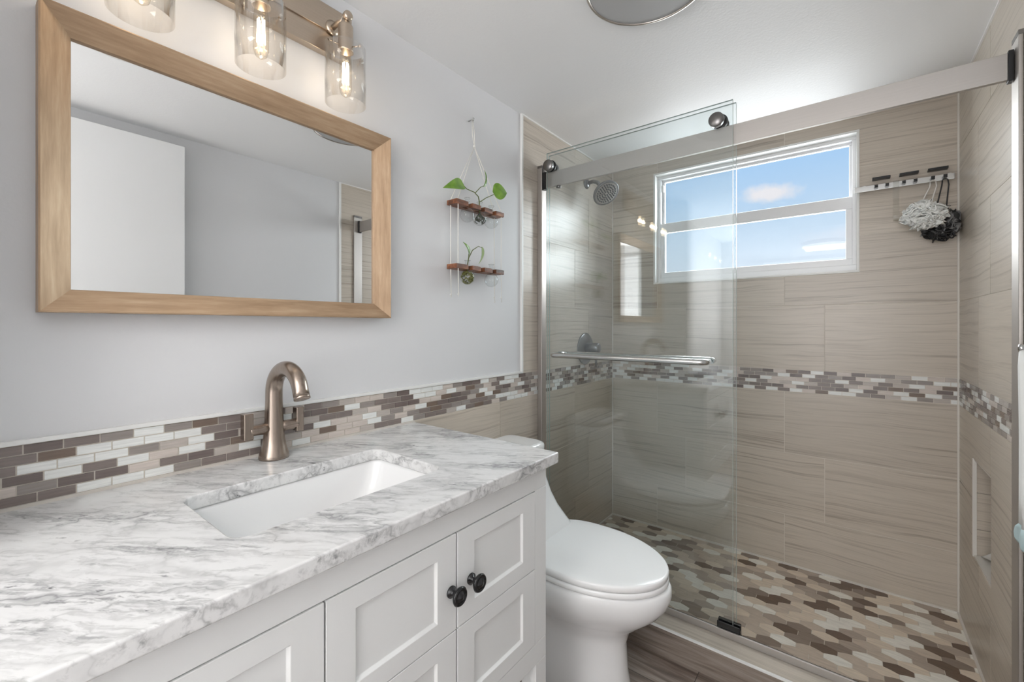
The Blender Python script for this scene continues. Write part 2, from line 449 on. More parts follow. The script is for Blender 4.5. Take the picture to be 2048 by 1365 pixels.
def plane_mesh(place, s0, s1, z0, z1, d, holes=()):
    mb = MB(); rects = [(s0, s1, z0, z1)]
    for ha, hb, hz0, hz1 in holes:
        nxt = []
        for (p, q, r, t) in rects:
            if q <= ha or p >= hb or t <= hz0 or r >= hz1: nxt.append((p, q, r, t)); continue
            if p < ha: nxt.append((p, ha, r, t))
            if q > hb: nxt.append((hb, q, r, t))
            m0, m1 = max(p, ha), min(q, hb)
            if r < hz0: nxt.append((m0, m1, r, hz0))
            if t > hz1: nxt.append((m0, m1, hz1, t))
        rects = nxt
    for p, q, r, t in rects: mb.add([place(p, r, d), place(q, r, d), place(q, t, d), place(p, t, d)], [(0, 1, 2, 3)])
    return mb
on_left = lambda s, z, d: (d, s, z)
on_back = lambda s, z, d: (s, Y - d, z)
on_right = lambda s, z, d: (W - d, s, z)
BZ0, BZ1 = 0.876, 0.983                      # mosaic band
SZ = 0.03                                    # shower floor
TE = 1.565                                   # tile edge along the side walls
P = 0.628
def big_rows(a, b):                          # a: vertical joint of the first course under the band, b: of the second
    low = [(0.575, BZ0, a), (0.274, 0.575, b), (-0.03, 0.274, a)]
    up = [(BZ1, 1.295, b), (1.295, 1.604, a), (1.604, 1.911, b), (1.911, ZC, a)]
    return low, up
MROW = (BZ1 - BZ0)/6
def mosaic_rows(o): return [(BZ0 + i*MROW, BZ0 + (i + 1)*MROW, o + (0.0 if i % 2 else 0.0252) + (0.008 if i % 3 == 2 else 0)) for i in range(6)]

# ------------------------------------------------------------------ the setting
FR = -0.02                                   # left end of worktop and tiling
floor = struct(MB().box(-0.1, W + 0.1, RY - 0.1, 1.60, -0.06, 0.0).build('floor', M['wood_floor']))
struct(MB().box(-0.12, W + 0.12, RY - 0.12, Y + 0.14, ZC, ZC + 0.08).build('ceiling', M['ceiling']))
wall_left = struct(MB().box(-0.1, 0.0, RY, Y + 0.1, -0.06, ZC).build('wall_left', M['wall']))
NI = (1.99, 2.245, 0.372, 0.722)             # niche in the right wall
wr = MB()
wr.box(W, W + 0.12, RY, NI[0], -0.06, ZC); wr.box(W, W + 0.12, NI[1], Y + 0.1, -0.06, ZC)
wr.box(W, W + 0.12, NI[0], NI[1], -0.06, NI[2]); wr.box(W, W + 0.12, NI[0], NI[1], NI[3], ZC)
wr.box(W + 0.095, W + 0.12, NI[0], NI[1], NI[2], NI[3])
wall_right = struct(wr.build('wall_right', M['wall']))
WN = (0.263, 1.199, 1.438, 2.08)             # window opening
wb = MB()
wb.box(0, WN[0], Y, Y + 0.14, -0.06, ZC); wb.box(WN[1], W, Y, Y + 0.14, -0.06, ZC)
wb.box(WN[0], WN[1], Y, Y + 0.14, -0.06, WN[2]); wb.box(WN[0], WN[1], Y, Y + 0.14, WN[3], ZC)
wall_back = struct(wb.build('wall_back', M['wall']))
struct(MB().box(-0.1, W + 0.12, RY - 0.1, RY, -0.06, ZC).build('wall_front', M['wall']))
struct(MB().box(0.0, 0.20, FR - 0.12, FR, 0.0, ZC).build('added_shade_wall', M['wall']))  # unseen stub added to hold the fill light off the left wall
# tile cladding of the three walls (parts of their walls)
for wall, place, (ja, jb), s_low, s_up, s1, holes, mo in (
        (wall_left, on_left, (1.406, 2.19), FR, TE, Y, [], 0.013),
        (wall_back, on_back, (0.284, 0.444), 0.0, 0.0, W, [WN], 0.0),
        (wall_right, on_right, (2.0, 2.16), TE, TE, Y, [NI], 0.02)):
    low, up = big_rows(ja, jb)
    rng = random.Random(11 if place is on_left else 23 if place is on_back else 5)
    a = tile_mesh(place, low, P, 0.0028, s_low, s1, holes, rng=rng); b = tile_mesh(place, up, P, 0.0028, s_up, s1, holes, rng=rng)
    k = len(a.v); a.v += b.v; a.f += [tuple(i + k for i in f) for f in b.f]; a.sm += b.sm; a.uv += b.uv; a.rnd += b.rnd
    a.build('stone_tiling', M['strand'], wall)
    m = tile_mesh(place, mosaic_rows(mo), 0.0505, 0.0022, s_low, s1, [], 0.0065, random.Random(41 if place is on_left else 77 if place is on_back else 15))
    m.build('mosaic_band', M['mosaic'], wall)
    g = plane_mesh(place, s_low, s1, 0.0, BZ1, 0.0048, holes); h = plane_mesh(place, s_up, s1, BZ1, ZC, 0.0048, holes); g.add(h.v, h.f)
    g.build('grout', M['grout_light'], wall)
# niche lining
nl = MB()
nl.box(W - 0.0085, W + 0.002, NI[1] - 0.010, NI[1], NI[2], NI[3]); nl.box(W - 0.004, W + 0.094, NI[0], NI[0] + 0.006, NI[2], NI[3])
nl.box(W - 0.004, W + 0.094, NI[0], NI[1], NI[2], NI[2] + 0.006); nl.box(W - 0.004, W + 0.094, NI[0], NI[1], NI[3] - 0.006, NI[3])
nl.build('niche_lining', M['caulk'], wall_right)
nb = tile_mesh(lambda s, z, d: (W + 0.095 - d, s, z), [(NI[2], 0.46, 1.4), (0.46, 0.58, 1.4), (0.58, NI[3], 1.4)], P, 0.003, NI[0] + 0.006, NI[1] - 0.006, [], rng=random.Random(4))
nb.build('niche_tiling', M['strand'], wall_right)
nc = tile_mesh(lambda s, z, d: (s, NI[1] - d, z), [(NI[2] + 0.006, 0.47, 1.3), (0.47, 0.60, 1.3), (0.60, NI[3] - 0.006, 1.3)], P, 0.002, W + 0.002, W + 0.095, [], rng=random.Random(6))
nc.build('niche_side_tiling', M['strand'], wall_right)
# trims: white tile edges and caulk lines
tn = 0
def trim(mb, mat='white_trim'):
    global tn
    tn += 1
    return struct(mb.build('trim_%d' % tn, M[mat]))
trim(MB().box(0, 0.010, TE - 0.010, TE, BZ1, ZC))
trim(MB().box(0, 0.010, FR, TE - 0.010, BZ1 + 0.001, BZ1 + 0.009))
trim(MB().box(W - 0.010, W, TE - 0.010, TE, 0.1, ZC))
trim(MB().box(0.0045, 0.0105, Y - 0.0105, Y - 0.0045, SZ, ZC), 'caulk')
trim(MB().box(W - 0.0115, W - 0.0045, Y - 0.0115, Y - 0.0045, SZ, ZC), 'caulk')
trim(MB().box(0.006, W - 0.006, Y - 0.013, Y - 0.005, SZ, SZ + 0.008), 'caulk')
trim(MB().box(0.005, 0.013, 1.72, Y - 0.006, SZ, SZ + 0.008), 'caulk')
trim(MB().box(W - 0.013, W - 0.005, 1.72, Y - 0.006, SZ, SZ + 0.008), 'caulk')
trim(MB().box(0.004, 0.011, TE, Y - 0.006, ZC - 0.006, ZC))
trim(MB().box(W - 0.011, W - 0.004, TE, Y - 0.006, ZC - 0.006, ZC))
trim(MB().box(0.006, W - 0.006, Y - 0.011, Y - 0.004, ZC - 0.006, ZC))
trim(MB().box(0.0, 0.012, FR, 0.95, 0.8695, BZ0 + 0.001), 'grout')

# shower floor: mosaic of long hexagons
fl = MB(); fl.uv = []; fl.rnd = []
rng = random.Random(19)
HL, HW, HE, HP = 0.0815/2, 0.0262, 0.0125, 0.039
gp = 0.0011
x0f, x1f, y0f, y1f = 0.006, W - 0.006, 1.695, Y - 0.006
r = 0; yy = 2.394 - HP*20
def clip(poly):
    for ax, lim, sg in ((0, x0f, 1), (0, x1f, -1), (1, y0f, 1), (1, y1f, -1)):
        out = []
        for i in range(len(poly)):
            p, q = poly[i], poly[(i + 1) % len(poly)]
            dp, dq = (p[ax] - lim)*sg, (q[ax] - lim)*sg
            if dp >= 0: out.append(p)
            if dp*dq < 0:
                t = dp/(dp - dq); out.append((p[0] + (q[0] - p[0])*t, p[1] + (q[1] - p[1])*t))
        poly = out
        if len(poly) < 3: return None
    return poly
while yy < Y + 0.05:
    xx = 1.092 - 0.0815*15 + (HL if r % 2 else 0)
    while xx < W + 0.08:
        hw, he, hl = HW - gp*1.1, HE - gp*0.4, HL - gp
        poly = [(xx + hl, yy - he), (xx + hl, yy + he), (xx + hl*0.52, yy + hw*0.80), (xx, yy + hw), (xx - hl*0.52, yy + hw*0.80), (xx - hl, yy + he), (xx - hl, yy - he), (xx - hl*0.52, yy - hw*0.80), (xx, yy - hw), (xx + hl*0.52, yy - hw*0.80)]
        poly = clip(poly)
        if poly:
            ou, ov, rv = rng.random()*40, rng.random()*40, rng.random()
            n = len(poly)
            fl.add([(p[0], p[1], SZ) for p in poly] + [(p[0], p[1], SZ - 0.003) for p in poly], [tuple(range(n))] + [(i, n + i, n + (i + 1) % n, (i + 1) % n) for i in range(n)])
            fl.uv += [(p[0] + ou, (p[1] + ov)*0.45) for p in poly]*2; fl.rnd += [rv]*(n + 1)
        xx += 0.0815
    yy += HP; r += 1
sfloor = struct(MB().box(0, W, 1.60, Y + 0.1, -0.06, SZ - 0.0012).build('floor_shower', M['grout_light']))
fl.build('hexagon_mosaic', M['hex'], sfloor)

# shower curb
CZ = 0.10
curb = struct(MB().box(0.006, W - 0.006, 1.584, 1.690, 0.0, CZ - 0.008).build('trim_curb', M['grout']))
ct = tile_mesh(lambda s, z, d: (s, z, CZ - 0.008 + d), [(1.582, 1.691, 0.35)], P*2, 0.003, 0.006, W - 0.006, [], 0.008, random.Random(8)); ct.build('curb_top', M['curb_top'], curb)
def b_curbwood(N, b):
    uv = N.new('ShaderNodeUVMap').outputs[0]
    n = N.noise(N.scalevec(uv, (2.0, 36.0, 1)), 1.0, 5.0, 0.62, 0.6)
    N.put(b.inputs['Base Color'], N.ramp(n, [(0.28, (0.10, 0.072, 0.058)), (0.46, (0.235, 0.19, 0.16)), (0.60, (0.33, 0.28, 0.24)), (0.78, (0.42, 0.37, 0.32))]))
M['curb_face'] = material('curb_wood_tile', rough=0.4, build=b_curbwood)
cf = tile_mesh(lambda s, z, d: (s, 1.584 - d, z), [(0.0, CZ - 0.006, 0.2)], 1.25, 0.002, 0.006, W - 0.006, [], 0.008, random.Random(9)); cf.build('curb_face', M['curb_face'], curb)
MB().box(0.006, W - 0.006, 1.574, 1.5815, CZ - 0.005, CZ + 0.001).build('curb_edge', M['white_trim'], curb)
ci = tile_mesh(lambda s, z, d: (s, 1.690 + d, z), [(SZ, CZ, 0.2)], P*2, 0.003, 0.006, W - 0.006, [], 0.004, random.Random(12)); ci.build('curb_inner_face', M['strand'], curb)

# window
win = bpy.data.objects.new('window_1', None); COL.objects.link(win); win.location = (0.731, Y, WN[2]); win['kind'] = 'structure'
def ring(x0, x1, z0, z1, w, y0, y1, wl=None, wr_=None, wt=None, wb_=None):
    wl = w if wl is None else wl; wr_ = w if wr_ is None else wr_; wt = w if wt is None else wt; wb_ = w if wb_ is None else wb_
    m = MB(); m.box(x0, x1, y0, y1, z0, z0 + wb_); m.box(x0, x1, y0, y1, z1 - wt, z1)
    m.box(x0, x0 + wl, y0, y1, z0 + wb_, z1 - wt); m.box(x1 - wr_, x1, y0, y1, z0 + wb_, z1 - wt)
    return m
ring(WN[0], WN[1], WN[2], WN[3], 0.010, Y - 0.009, Y + 0.05).build('reveal_lining', M['white_trim'], win, 0.001)
ring(WN[0] + 0.010, WN[1] - 0.010, WN[2] + 0.010, WN[3] - 0.010, 0.016, Y + 0.040, Y + 0.10, wb_=0.030).build('window_frame', M['vinyl'], win, 0.002)
us = ring(0.290, 1.174, 1.765, 2.055, 0.012, Y + 0.072, Y + 0.092, wb_=0.034).build('upper_sash', M['vinyl'], win, 0.002)
ls = ring(0.288, 1.174, 1.472, 1.795, 0.020, Y + 0.045, Y + 0.068, wl=0.024, wr_=0.024, wt=0.056, wb_=0.036).build('lower_sash', M['vinyl'], win, 0.002)
MB().box(0.300, 1.164, Y + 0.079, Y + 0.083, 1.797, 2.045).build('pane', M['window_glass'], us)
MB().box(0.310, 1.152, Y + 0.054, Y + 0.058, 1.506, 1.741).build('pane', M['window_glass'], ls)
MB().box(0.2905, 0.300, Y + 0.058, Y + 0.071, 1.985, 2.025).build('sash_latch', M['white_trim'], us, 0.002)
MB().box(0.2905, 0.300, Y + 0.040, Y + 0.0455, 1.752, 1.772).build('sash_latch', M['white_trim'], ls, 0.001)

# open door beside the camera (seen in the mirror)
door = struct(MB().box(1.440, 1.475, -0.02 + 0.0, 0.69, 0.012, 2.08).build('door_1', M['door'], None, 0.002))
k = MB(); k.lathe([(0.026, 0.0), (0.026, 0.006), (0.012, 0.010), (0.012, 0.035), (0.026, 0.042), (0.029, 0.055), (0.020, 0.066), (0.001, 0.068)], (1.440, 0.63, 0.95), (-1, 0, 0)); k.build('door_knob', M['nickel'], door)
h = MB(); h.lathe([(0.006, 0), (0.006, 0.10)], (1.4775, -0.005, 0.25), (0, 0, 1), 10); h.lathe([(0.006, 0), (0.006, 0.10)], (1.4775, -0.005, 1.8), (0, 0, 1), 10); h.build('hinge', M['nickel'], door)

# ------------------------------------------------------------------ vanity cabinet
van = thing('vanity_cabinet', 'white shaker vanity cabinet with round black knobs under the marble worktop', 'cabinet', (0.28, 0.47, 0))
vx, vy0, vy1 = 0.555, 0.015, 0.927
cz0, cz1 = 0.355, 0.842
b = MB()
b.box(0.02, vx - 0.02, vy1 - 0.018, vy1, cz0, cz1); b.box(0.02, vx - 0.02, vy0, vy0 + 0.018, cz0, cz1)
b.box(0.02, 0.03, vy0 + 0.018, vy1 - 0.018, cz0, cz1); b.box(0.03, vx - 0.02, vy0 + 0.018, vy1 - 0.018, cz0, cz0 + 0.016)
b.build('carcass', M['cabinet'], van)
f = MB()
f.box(vx - 0.02, vx, vy0, vy1, 0.7875, cz1); f.box(vx - 0.02, vx, vy0, vy1, cz0, 0.4065)
for a_, b_ in ((vy0, 0.064), (0.8785, vy1)): f.box(vx - 0.02, vx, a_, b_, 0.4065, 0.7875)
f.build('face_frame', M['cabinet'], van, 0.0015)
MB().box(vx - 0.034, vx - 0.0275, 0.064, 0.8785, 0.4065, 0.7875).build('gap_shade_sheet', M['gap_shade'], van)  # dark sheet standing for the shade seen through the door gaps
MB().box(0.03, vx - 0.012, vy0 + 0.03, vy1 - 0.03, 0.115, 0.135).build('bottom_shelf', M['cabinet'], van)
for lx in (0.02, vx - 0.045):
    for ly in (vy0, vy1 - 0.045):
        MB().box(lx, lx + 0.045, ly, ly + 0.045, 0.0, cz0).build('leg', M['cabinet'], van, 0.0015)
def shaker(y0, y1, z0, z1, st=0.049, rt=0.035):
    m = MB(); d = 0.0185; xf = vx + 0.001; xb = xf - d
    iy0, iy1, iz0, iz1 = y0 + st, y1 - st, z0 + rt, z1 - rt
    bb = 0.005
    o = [(xf, y0, z0), (xf, y1, z0), (xf, y1, z1), (xf, y0, z1)]
    i = [(xf, iy0, iz0), (xf, iy1, iz0), (xf, iy1, iz1), (xf, iy0, iz1)]
    p = [(xf - 0.0055, iy0 + bb*0.7, iz0 + bb), (xf - 0.0055, iy1 - bb*0.7, iz0 + bb), (xf - 0.0055, iy1 - bb*0.7, iz1 - bb*0.6), (xf - 0.0055, iy0 + bb*0.7, iz1 - bb*0.6)]
    q = [(xb, y0, z0), (xb, y1, z0), (xb, y1, z1), (xb, y0, z1)]
    m.add(o + i + p + q, [(0, 1, 5, 4), (1, 2, 6, 5), (2, 3, 7, 6), (3, 0, 4, 7), (4, 5, 9, 8), (5, 6, 10, 9), (6, 7, 11, 10), (7, 4, 8, 11), (8, 9, 10, 11),
                        (0, 12, 13, 1), (1, 13, 14, 2), (2, 14, 15, 3), (3, 15, 12, 0), (15, 14, 13, 12)])
    return m
def knob(y, z, parent):
    m = MB(); c = (vx + 0.001, y, z)
    m.lathe([(0.0115, 0.0), (0.0115, 0.003), (0.006, 0.006), (0.005, 0.016), (0.009, 0.019), (0.0165, 0.021), (0.0185, 0.0245), (0.0165, 0.028), (0.013, 0.029), (0.0125, 0.0275), (0.0105, 0.0275), (0.010, 0.029), (0.006, 0.0295), (0.0055, 0.031), (0.0005, 0.0315)], c, (1, 0, 0), 36)
    return m.build('knob', M['black_gloss'], parent)
for (y0, y1, ky) in ((0.066, 0.334, None), (0.337, 0.606, 0.592), (0.610, 0.8765, 0.648)):
    d1 = shaker(y0, y1, 0.5965, 0.7855).build('door', M['cabinet'], van, 0.001)
    d2 = shaker(y0, y1, 0.409, 0.5945).build('door', M['cabinet'], van, 0.001)
    if ky: knob(ky, 0.677, d1)
    else: knob(0.20, 0.69, d1)

# worktop with a cut-out, and the sink under it
CT = 0.871; TH = 0.028
def worktop():
    x0, x1, y0, y1 = 0.0075, 0.578, FR + 0.006, 0.952
    cx, cy, hx, hy, rr = 0.308, 0.470, 0.128, 0.213, 0.028
    K = 6
    inn = rrect(cx, cy, hx, hy, rr, K)                # starts at +x+y corner, ccw
    cor = [(x1, y1), (x0, y1), (x0, y0), (x1, y0)]
    n = len(inn); m = MB()
    vt = [(p[0], p[1], CT) for p in inn] + [(c[0], c[1], CT) for c in cor]
    vb = [(p[0], p[1], CT - TH) for p in inn] + [(c[0], c[1], CT - TH) for c in cor]
    vs = vt + vb; B = n + 4; fs = []
    for q in range(4):
        s0 = q*(K + 1)
        for i in range(K):
            fs.append((s0 + i, n + q, s0 + i + 1)); fs.append((B + s0 + i + 1, B + n + q, B + s0 + i))
        e = s0 + K; nx = (s0 + K + 1) % n; qn = (q + 1) % 4
        fs.append((e, n + q, n + qn, nx)); fs.append((B + nx, B + n + qn, B + n + q, B + e))
        fs.append((n + q, B + n + q, B + n + qn, n + qn))
    for i in range(n):
        j = (i + 1) % n; fs.append((i, j, B + j, B + i))
    m.add(vs, fs)
    return m
wt = worktop().build('worktop', M['marble'], None, 0.0035, 3)
tag(wt, 'white and grey veined marble worktop on the vanity with a sink cut-out', 'worktop')
sink = thing('sink', 'white rectangular undermount basin set into the marble worktop', 'sink', (0.308, 0.470, 0.72))
m = MB(); loops = []
for z, hx, hy, rr, dy in ((CT - TH - 0.0005, 0.150, 0.235, 0.035, 0), (CT - TH - 0.0005, 0.132, 0.217, 0.032, 0), (0.835, 0.131, 0.216, 0.034, 0), (0.80, 0.127, 0.206, 0.038, 0), (0.76, 0.121, 0.188, 0.045, 0), (0.738, 0.110, 0.165, 0.05, 0), (0.728, 0.085, 0.13, 0.05, 0), (0.724, 0.03, 0.04, 0.028, 0)):
    loops.append([(p[0], p[1], z) for p in rrect(0.308, 0.470 + dy, hx, hy, rr, 8)])
m.loft(loops, False, True)
bo = []
for z, hx, hy, rr in ((CT - TH - 0.0005, 0.150, 0.235, 0.035), (0.80, 0.142, 0.222, 0.04), (0.73, 0.125, 0.18, 0.05), (0.712, 0.05, 0.06, 0.03)):
    bo.append([(p[0], p[1], z) for p in rrect(0.308, 0.470, hx, hy, rr, 8)])
m.loft(bo, False, True)
m.build('basin', M['white_ceramic'], sink)
dr = MB(); dr.lathe([(0.022, 0), (0.022, 0.004), (0.015, 0.006), (0.001, 0.006)], (0.308, 0.470, 0.7235), (0, 0, 1), 24); dr.build('drain', M['nickel'], sink)

# faucet
fx, fy = 0.05, 0.48
fau = thing('faucet', 'brushed bronze-nickel arched faucet with two paddle handles behind the basin', 'faucet', (fx, fy, CT))
m = MB()
prof = [(0.0, 0.0335), (0.004, 0.0340), (0.012, 0.0325), (0.022, 0.0295), (0.034, 0.0265), (0.050, 0.0240), (0.070, 0.0222), (0.095, 0.0209), (0.120, 0.0200), (0.145, 0.0193)]
spine = [Vector((fx, fy, CT + h_)) for h_, r_ in prof] + arc_pts((fx + 0.068, fy, CT + 0.163), (-0.068, 0, 0), (0, 0, 0.060), 0.0, PI*0.93, 22)
last = spine[-1]; spine.append(last + Vector((0.006, 0, -0.014)))
rad = [r_ for h_, r_ in prof]; nr = len(spine) - len(rad)
rad += [0.0191 - 0.0020*i/(nr - 1) for i in range(nr)]
m.tube(spine, rad, 32)
m.build('spout', M['faucet'], fau)
tipv = (spine[-1] - spine[-2]).normalized()
e = MB(); e.lathe([(0.0172, -0.002), (0.0176, 0.0), (0.0176, 0.004), (0.013, 0.005), (0.0001, 0.003)], spine[-1], tipv, 28); e.build('aerator', M['faucet'], fau)
for sg in (-1, 1):
    h = MB()
    h.lathe([(0.0150, 0.012), (0.0132, 0.030), (0.0128, 0.052), (0.0128, 0.056)], (fx, fy, CT + 0.075), (0, sg, 0), 24)
    h.build('handle_stem', M['faucet'], fau)
    MB().box(fx - 0.012, fx + 0.012, fy + 0.050 if sg > 0 else fy - 0.071, fy + 0.069 if sg > 0 else fy - 0.050, CT + 0.056, CT + 0.118).build('handle', M['faucet'], fau, 0.0025)

# ------------------------------------------------------------------ mirror
mir = thing('mirror', 'wide rectangular mirror in a golden brown sloping frame on the pale grey wall', 'mirror', (0.0, 0.458, 1.22))
my0, my1, mz0, mz1 = 0.087, 0.830, 1.220, 1.779
FD, GD, FWD = 0.043, 0.013, 0.044
def frame_side(which):
    m = MB()
    e = 0.004
    o = [(my0, mz0), (my1, mz0), (my1, mz1), (my0, mz1)]
    ins = lambda t: [(my0 + t, mz0 + t), (my1 - t, mz0 + t), (my1 - t, mz1 - t), (my0 + t, mz1 - t)]
    prof = [(0.0005, 0.0), (FD, 0.0), (FD + 0.0012, 0.0025), (FD, e), (GD + 0.004, FWD - 0.001), (GD, FWD), (0.0005, FWD)]
    i, j = which, (which + 1) % 4
    A = [(x, *ins(t)[i]) for x, t in prof]; B = [(x, *ins(t)[j]) for x, t in prof]
    return m.loft([A, B], True, True, False)
for wch, mt in ((0, 'frame_h'), (1, 'frame_v'), (2, 'frame_h'), (3, 'frame_v')):
    frame_side(wch).build('frame', M[mt], mir)
MB().box(0.0008, GD - 0.003, my0 + FWD - 0.004, my1 - FWD + 0.004, mz0 + FWD - 0.004, mz1 - FWD + 0.004).build('mirror_glass', M['mirror'], mir)

# ------------------------------------------------------------------ vanity light, three lamps
vl = thing('vanity_light', 'champagne nickel wall light with three clear glass shades above the mirror', 'wall light', (0.0, 0.425, 1.95))
bp = MB(); bp.box(0.0005, 0.024, 0.146, 0.704, 1.955, 2.085); bp.build('backplate', M['lamp_metal'], vl, 0.0015)
MB().box(0.024, 0.029, 0.146, 0.704, 2.014, 2.085).build('backplate_step', M['lamp_metal'], vl, 0.001)
LX = 0.095
def filament(c):
    m = MB()
    for k in range(6):
        a = 2*PI*k/6; r = 0.0065
        m.tube([(c[0] + r*math.cos(a), c[1] + r*math.sin(a), c[2] + 0.028), (c[0] + r*1.25*math.cos(a + 0.3), c[1] + r*1.25*math.sin(a + 0.3), c[2] - 0.028)], 0.0015, 6)
    return m
for i, ly in enumerate((0.217, 0.432, 0.645)):
    m = MB(); m.tube([(0.024, ly, 2.028), (LX + 0.004, ly, 2.028)], 0.0075, 16)
    m.lathe([(0.011, 0), (0.0125, 0.002), (0.0125, 0.012), (0.009, 0.015), (0.001, 0.0155)], (LX + 0.004, ly, 2.028), (1, 0, 0), 20)
    m.lathe([(0.020, 0), (0.020, 0.004), (0.010, 0.006)], (0.028, ly, 2.028), (1, 0, 0), 20)
    m.build('arm', M['lamp_metal'], vl)
    m = MB(); m.lathe([(0.010, 0.088), (0.012, 0.078), (0.0185, 0.070), (0.0195, 0.066), (0.0195, 0.004), (0.0205, 0.0), (0.0165, 0.0), (0.0165, 0.02)], (LX, ly, 1.935), (0, 0, 1), 28)
    sk = m.build('socket', M['lamp_metal'], vl)
    R_, T_ = 0.0520, 0.0022
    m = MB(); m.lathe([(R_, 0.0), (R_, 0.152), (R_ - T_, 0.152), (R_ - T_, 0.0), (R_, 0.0)], (LX, ly, 1.7935), (0, 0, 1), 48, False, False)
    sh = m.build('glass_shade', M['shade_glass'], vl)
    for q in range(3):
        a = 2*PI*q/3 + 0.5
        dx, dy = math.cos(a), math.sin(a)
        t = MB(); t.tube([(LX + dx*0.019, ly + dy*0.019, 1.947), (LX + dx*0.040, ly + dy*0.040, 1.947)], 0.0018, 8)
        t.tube([(LX + dx*0.038, ly + dy*0.038, 1.947), (LX + dx*0.047, ly + dy*0.047, 1.947)], 0.0034, 10)
        t.build('thumbscrew', M['lamp_metal'], sh)
    m = MB(); m.lathe([(0.0120, 0.125), (0.0130, 0.115), (0.0158, 0.095), (0.0162, 0.05), (0.0160, 0.02), (0.0120, 0.006), (0.004, 0.0), (0.0005, 0.0)], (LX, ly, 1.814), (0, 0, 1), 28)
    bu = m.build('bulb', M['bulb_glass'], vl)
    filament((LX, ly, 1.877)).build('filament', M['filament'], bu)
    ld = bpy.data.lights.new('bulb_light', 'POINT'); ld.energy = BULB_W; ld.color = BULB_C; ld.shadow_soft_size = 0.012
    lo = bpy.data.objects.new('bulb_light', ld); COL.objects.link(lo); lo.location = (LX, ly, 1.877)

# ------------------------------------------------------------------ ceiling disc light
cl = thing('ceiling_light', 'round flat grey unlit disc light on the ceiling in front of the shower', 'ceiling light', (0.735, 1.149, ZC))
m = MB(); m.lathe([(0.166, 0.0), (0.166, -0.024), (0.163, -0.028), (0.157, -0.028), (0.157, -0.025)], (0.735, 1.149, ZC), (0, 0, 1), 64, False, False); m.build('rim', M['nickel'], cl)
m = MB(); m.lathe([(0.157, -0.0255), (0.12, -0.0262), (0.0005, -0.0268)], (0.735, 1.149, ZC), (0, 0, 1), 64, False, True); m.build('lens', M['lens'], cl)

rl_ = thing('added_fill_lamp', 'round white flush lamp added behind the camera as fill light', 'ceiling light', (0.95, -0.95, ZC))  # lamp body added out of view for the fill from above
m = MB(); m.lathe([(0.25, 0.0), (0.25, -0.03), (0.235, -0.035)], (0.95, -0.95, ZC), (0, 0, 1), 48); m.build('base', M['white_trim'], rl_)
m = MB(); m.lathe([(0.235, -0.0352), (0.235, -0.050), (0.20, -0.056), (0.0005, -0.058)], (0.95, -0.95, ZC), (0, 0, 1), 48, False, False); m.build('diffuser', emit_mat('fill_diffuser', (1.0, 0.97, 0.93), 3.0), rl_)

# ------------------------------------------------------------------ plant hanger with glass vases
ph = thing('plant_hanger', 'two-tier cherry wood and cord plant hanger on the wall beside the shower', 'plant hanger', (0.0, 1.22, 1.30))
def plank(z):
    m = MB(); t = 0.017
    y0, y1 = 1.095, 1.362
    slots = [(1.166, 0.022), (1.234, 0.022), (1.302, 0.022)]
    xb0, xb1, xf = 0.012, 0.030, 0.064
    m.box(xb0, xb1, y0, y1, z - t, z)
    prev = y0
    for c, w in slots:
        m.box(xb1, xf, prev, c - w/2, z - t, z); prev = c + w/2
    m.box(xb1, xf, prev, y1, z - t, z)
    return m
plank(1.652).build('shelf', M['cherry'], ph, 0.0012)
plank(1.420).build('shelf', M['cherry'], ph, 0.0012)
nm = MB(); nm.tube([(0.0, 1.222, 1.990), (0.026, 1.222, 1.992)], 0.0022, 8); nm.lathe([(0.005, 0), (0.005, 0.003), (0.001, 0.004)], (0.024, 1.222, 1.992), (1, 0, 0), 12); nm.build('nail', M['steel'], ph)
kn = MB(); kn.tube([(0.020, 1.220, 1.990), (0.026, 1.216, 1.93), (0.032, 1.219, 1.885)], 0.0018, 6); kn.tube([(0.020, 1.225, 1.990), (0.028, 1.226, 1.93), (0.032, 1.221, 1.885)], 0.0018, 6); kn.ball((0.032, 1.220, 1.885), 0.0055, 10, 8); kn.build('top_cord', M['cord'], ph)
for x_, y_ in ((0.022, 1.105), (0.058, 1.107), (0.022, 1.350), (0.058, 1.350)):
    c = MB(); c.tube([(0.032, 1.220, 1.883), (x_, y_, 1.655), (x_, y_, 1.42), (x_ + 0.001, y_ + 0.002, 1.300 if y_ < 1.2 else 1.290)], 0.0017, 6)
    c.ball((x_, y_, 1.650), 0.0030, 8, 6); c.ball((x_, y_, 1.310), 0.0032, 8, 6)
    c.build('cord', M['cord'], ph)
def vase():
    t = thing('bulb_vase', 'x', 'vase', (0, 0, 0))
    m = MB()
    R = 0.0275
    prof = [(0.0005, -R)] + [(R*math.sin(a), -R*math.cos(a)) for a in [PI*i/16 for i in range(1, 14)]] + [(0.0088, R*0.98), (0.0085, R + 0.006), (0.0085, R + 0.030), (0.0115, R + 0.034)]
    m.lathe(prof, (0, 0, 0), (0, 0, 1), 28, True, False); m.build('glass_bulb', M['clear_glass'], t)
    m = MB(); m.lathe([(0.0106, R + 0.0325), (0.0120, R + 0.0335), (0.0120, R + 0.0350), (0.0106, R + 0.0345), (0.0106, R + 0.0325)], (0, 0, 0), (0, 0, 1), 28, False, False); m.build('rim', M['clear_glass'], t)
    return t
v0 = vase()
spots = [((0.047, 1.166, 1.6085), 'empty glass bulb vase hanging at the left of the upper shelf'),
         ((0.047, 1.234, 1.6080), 'glass bulb vase with dark roots in the middle of the upper shelf'),
         ((0.047, 1.302, 1.6085), 'empty glass bulb vase hanging at the right of the upper shelf'),
         ((0.047, 1.166, 1.3770), 'glass bulb vase filled with green moss under the lower shelf'),
         ((0.047, 1.302, 1.3770), 'empty glass bulb vase hanging at the right of the lower shelf')]
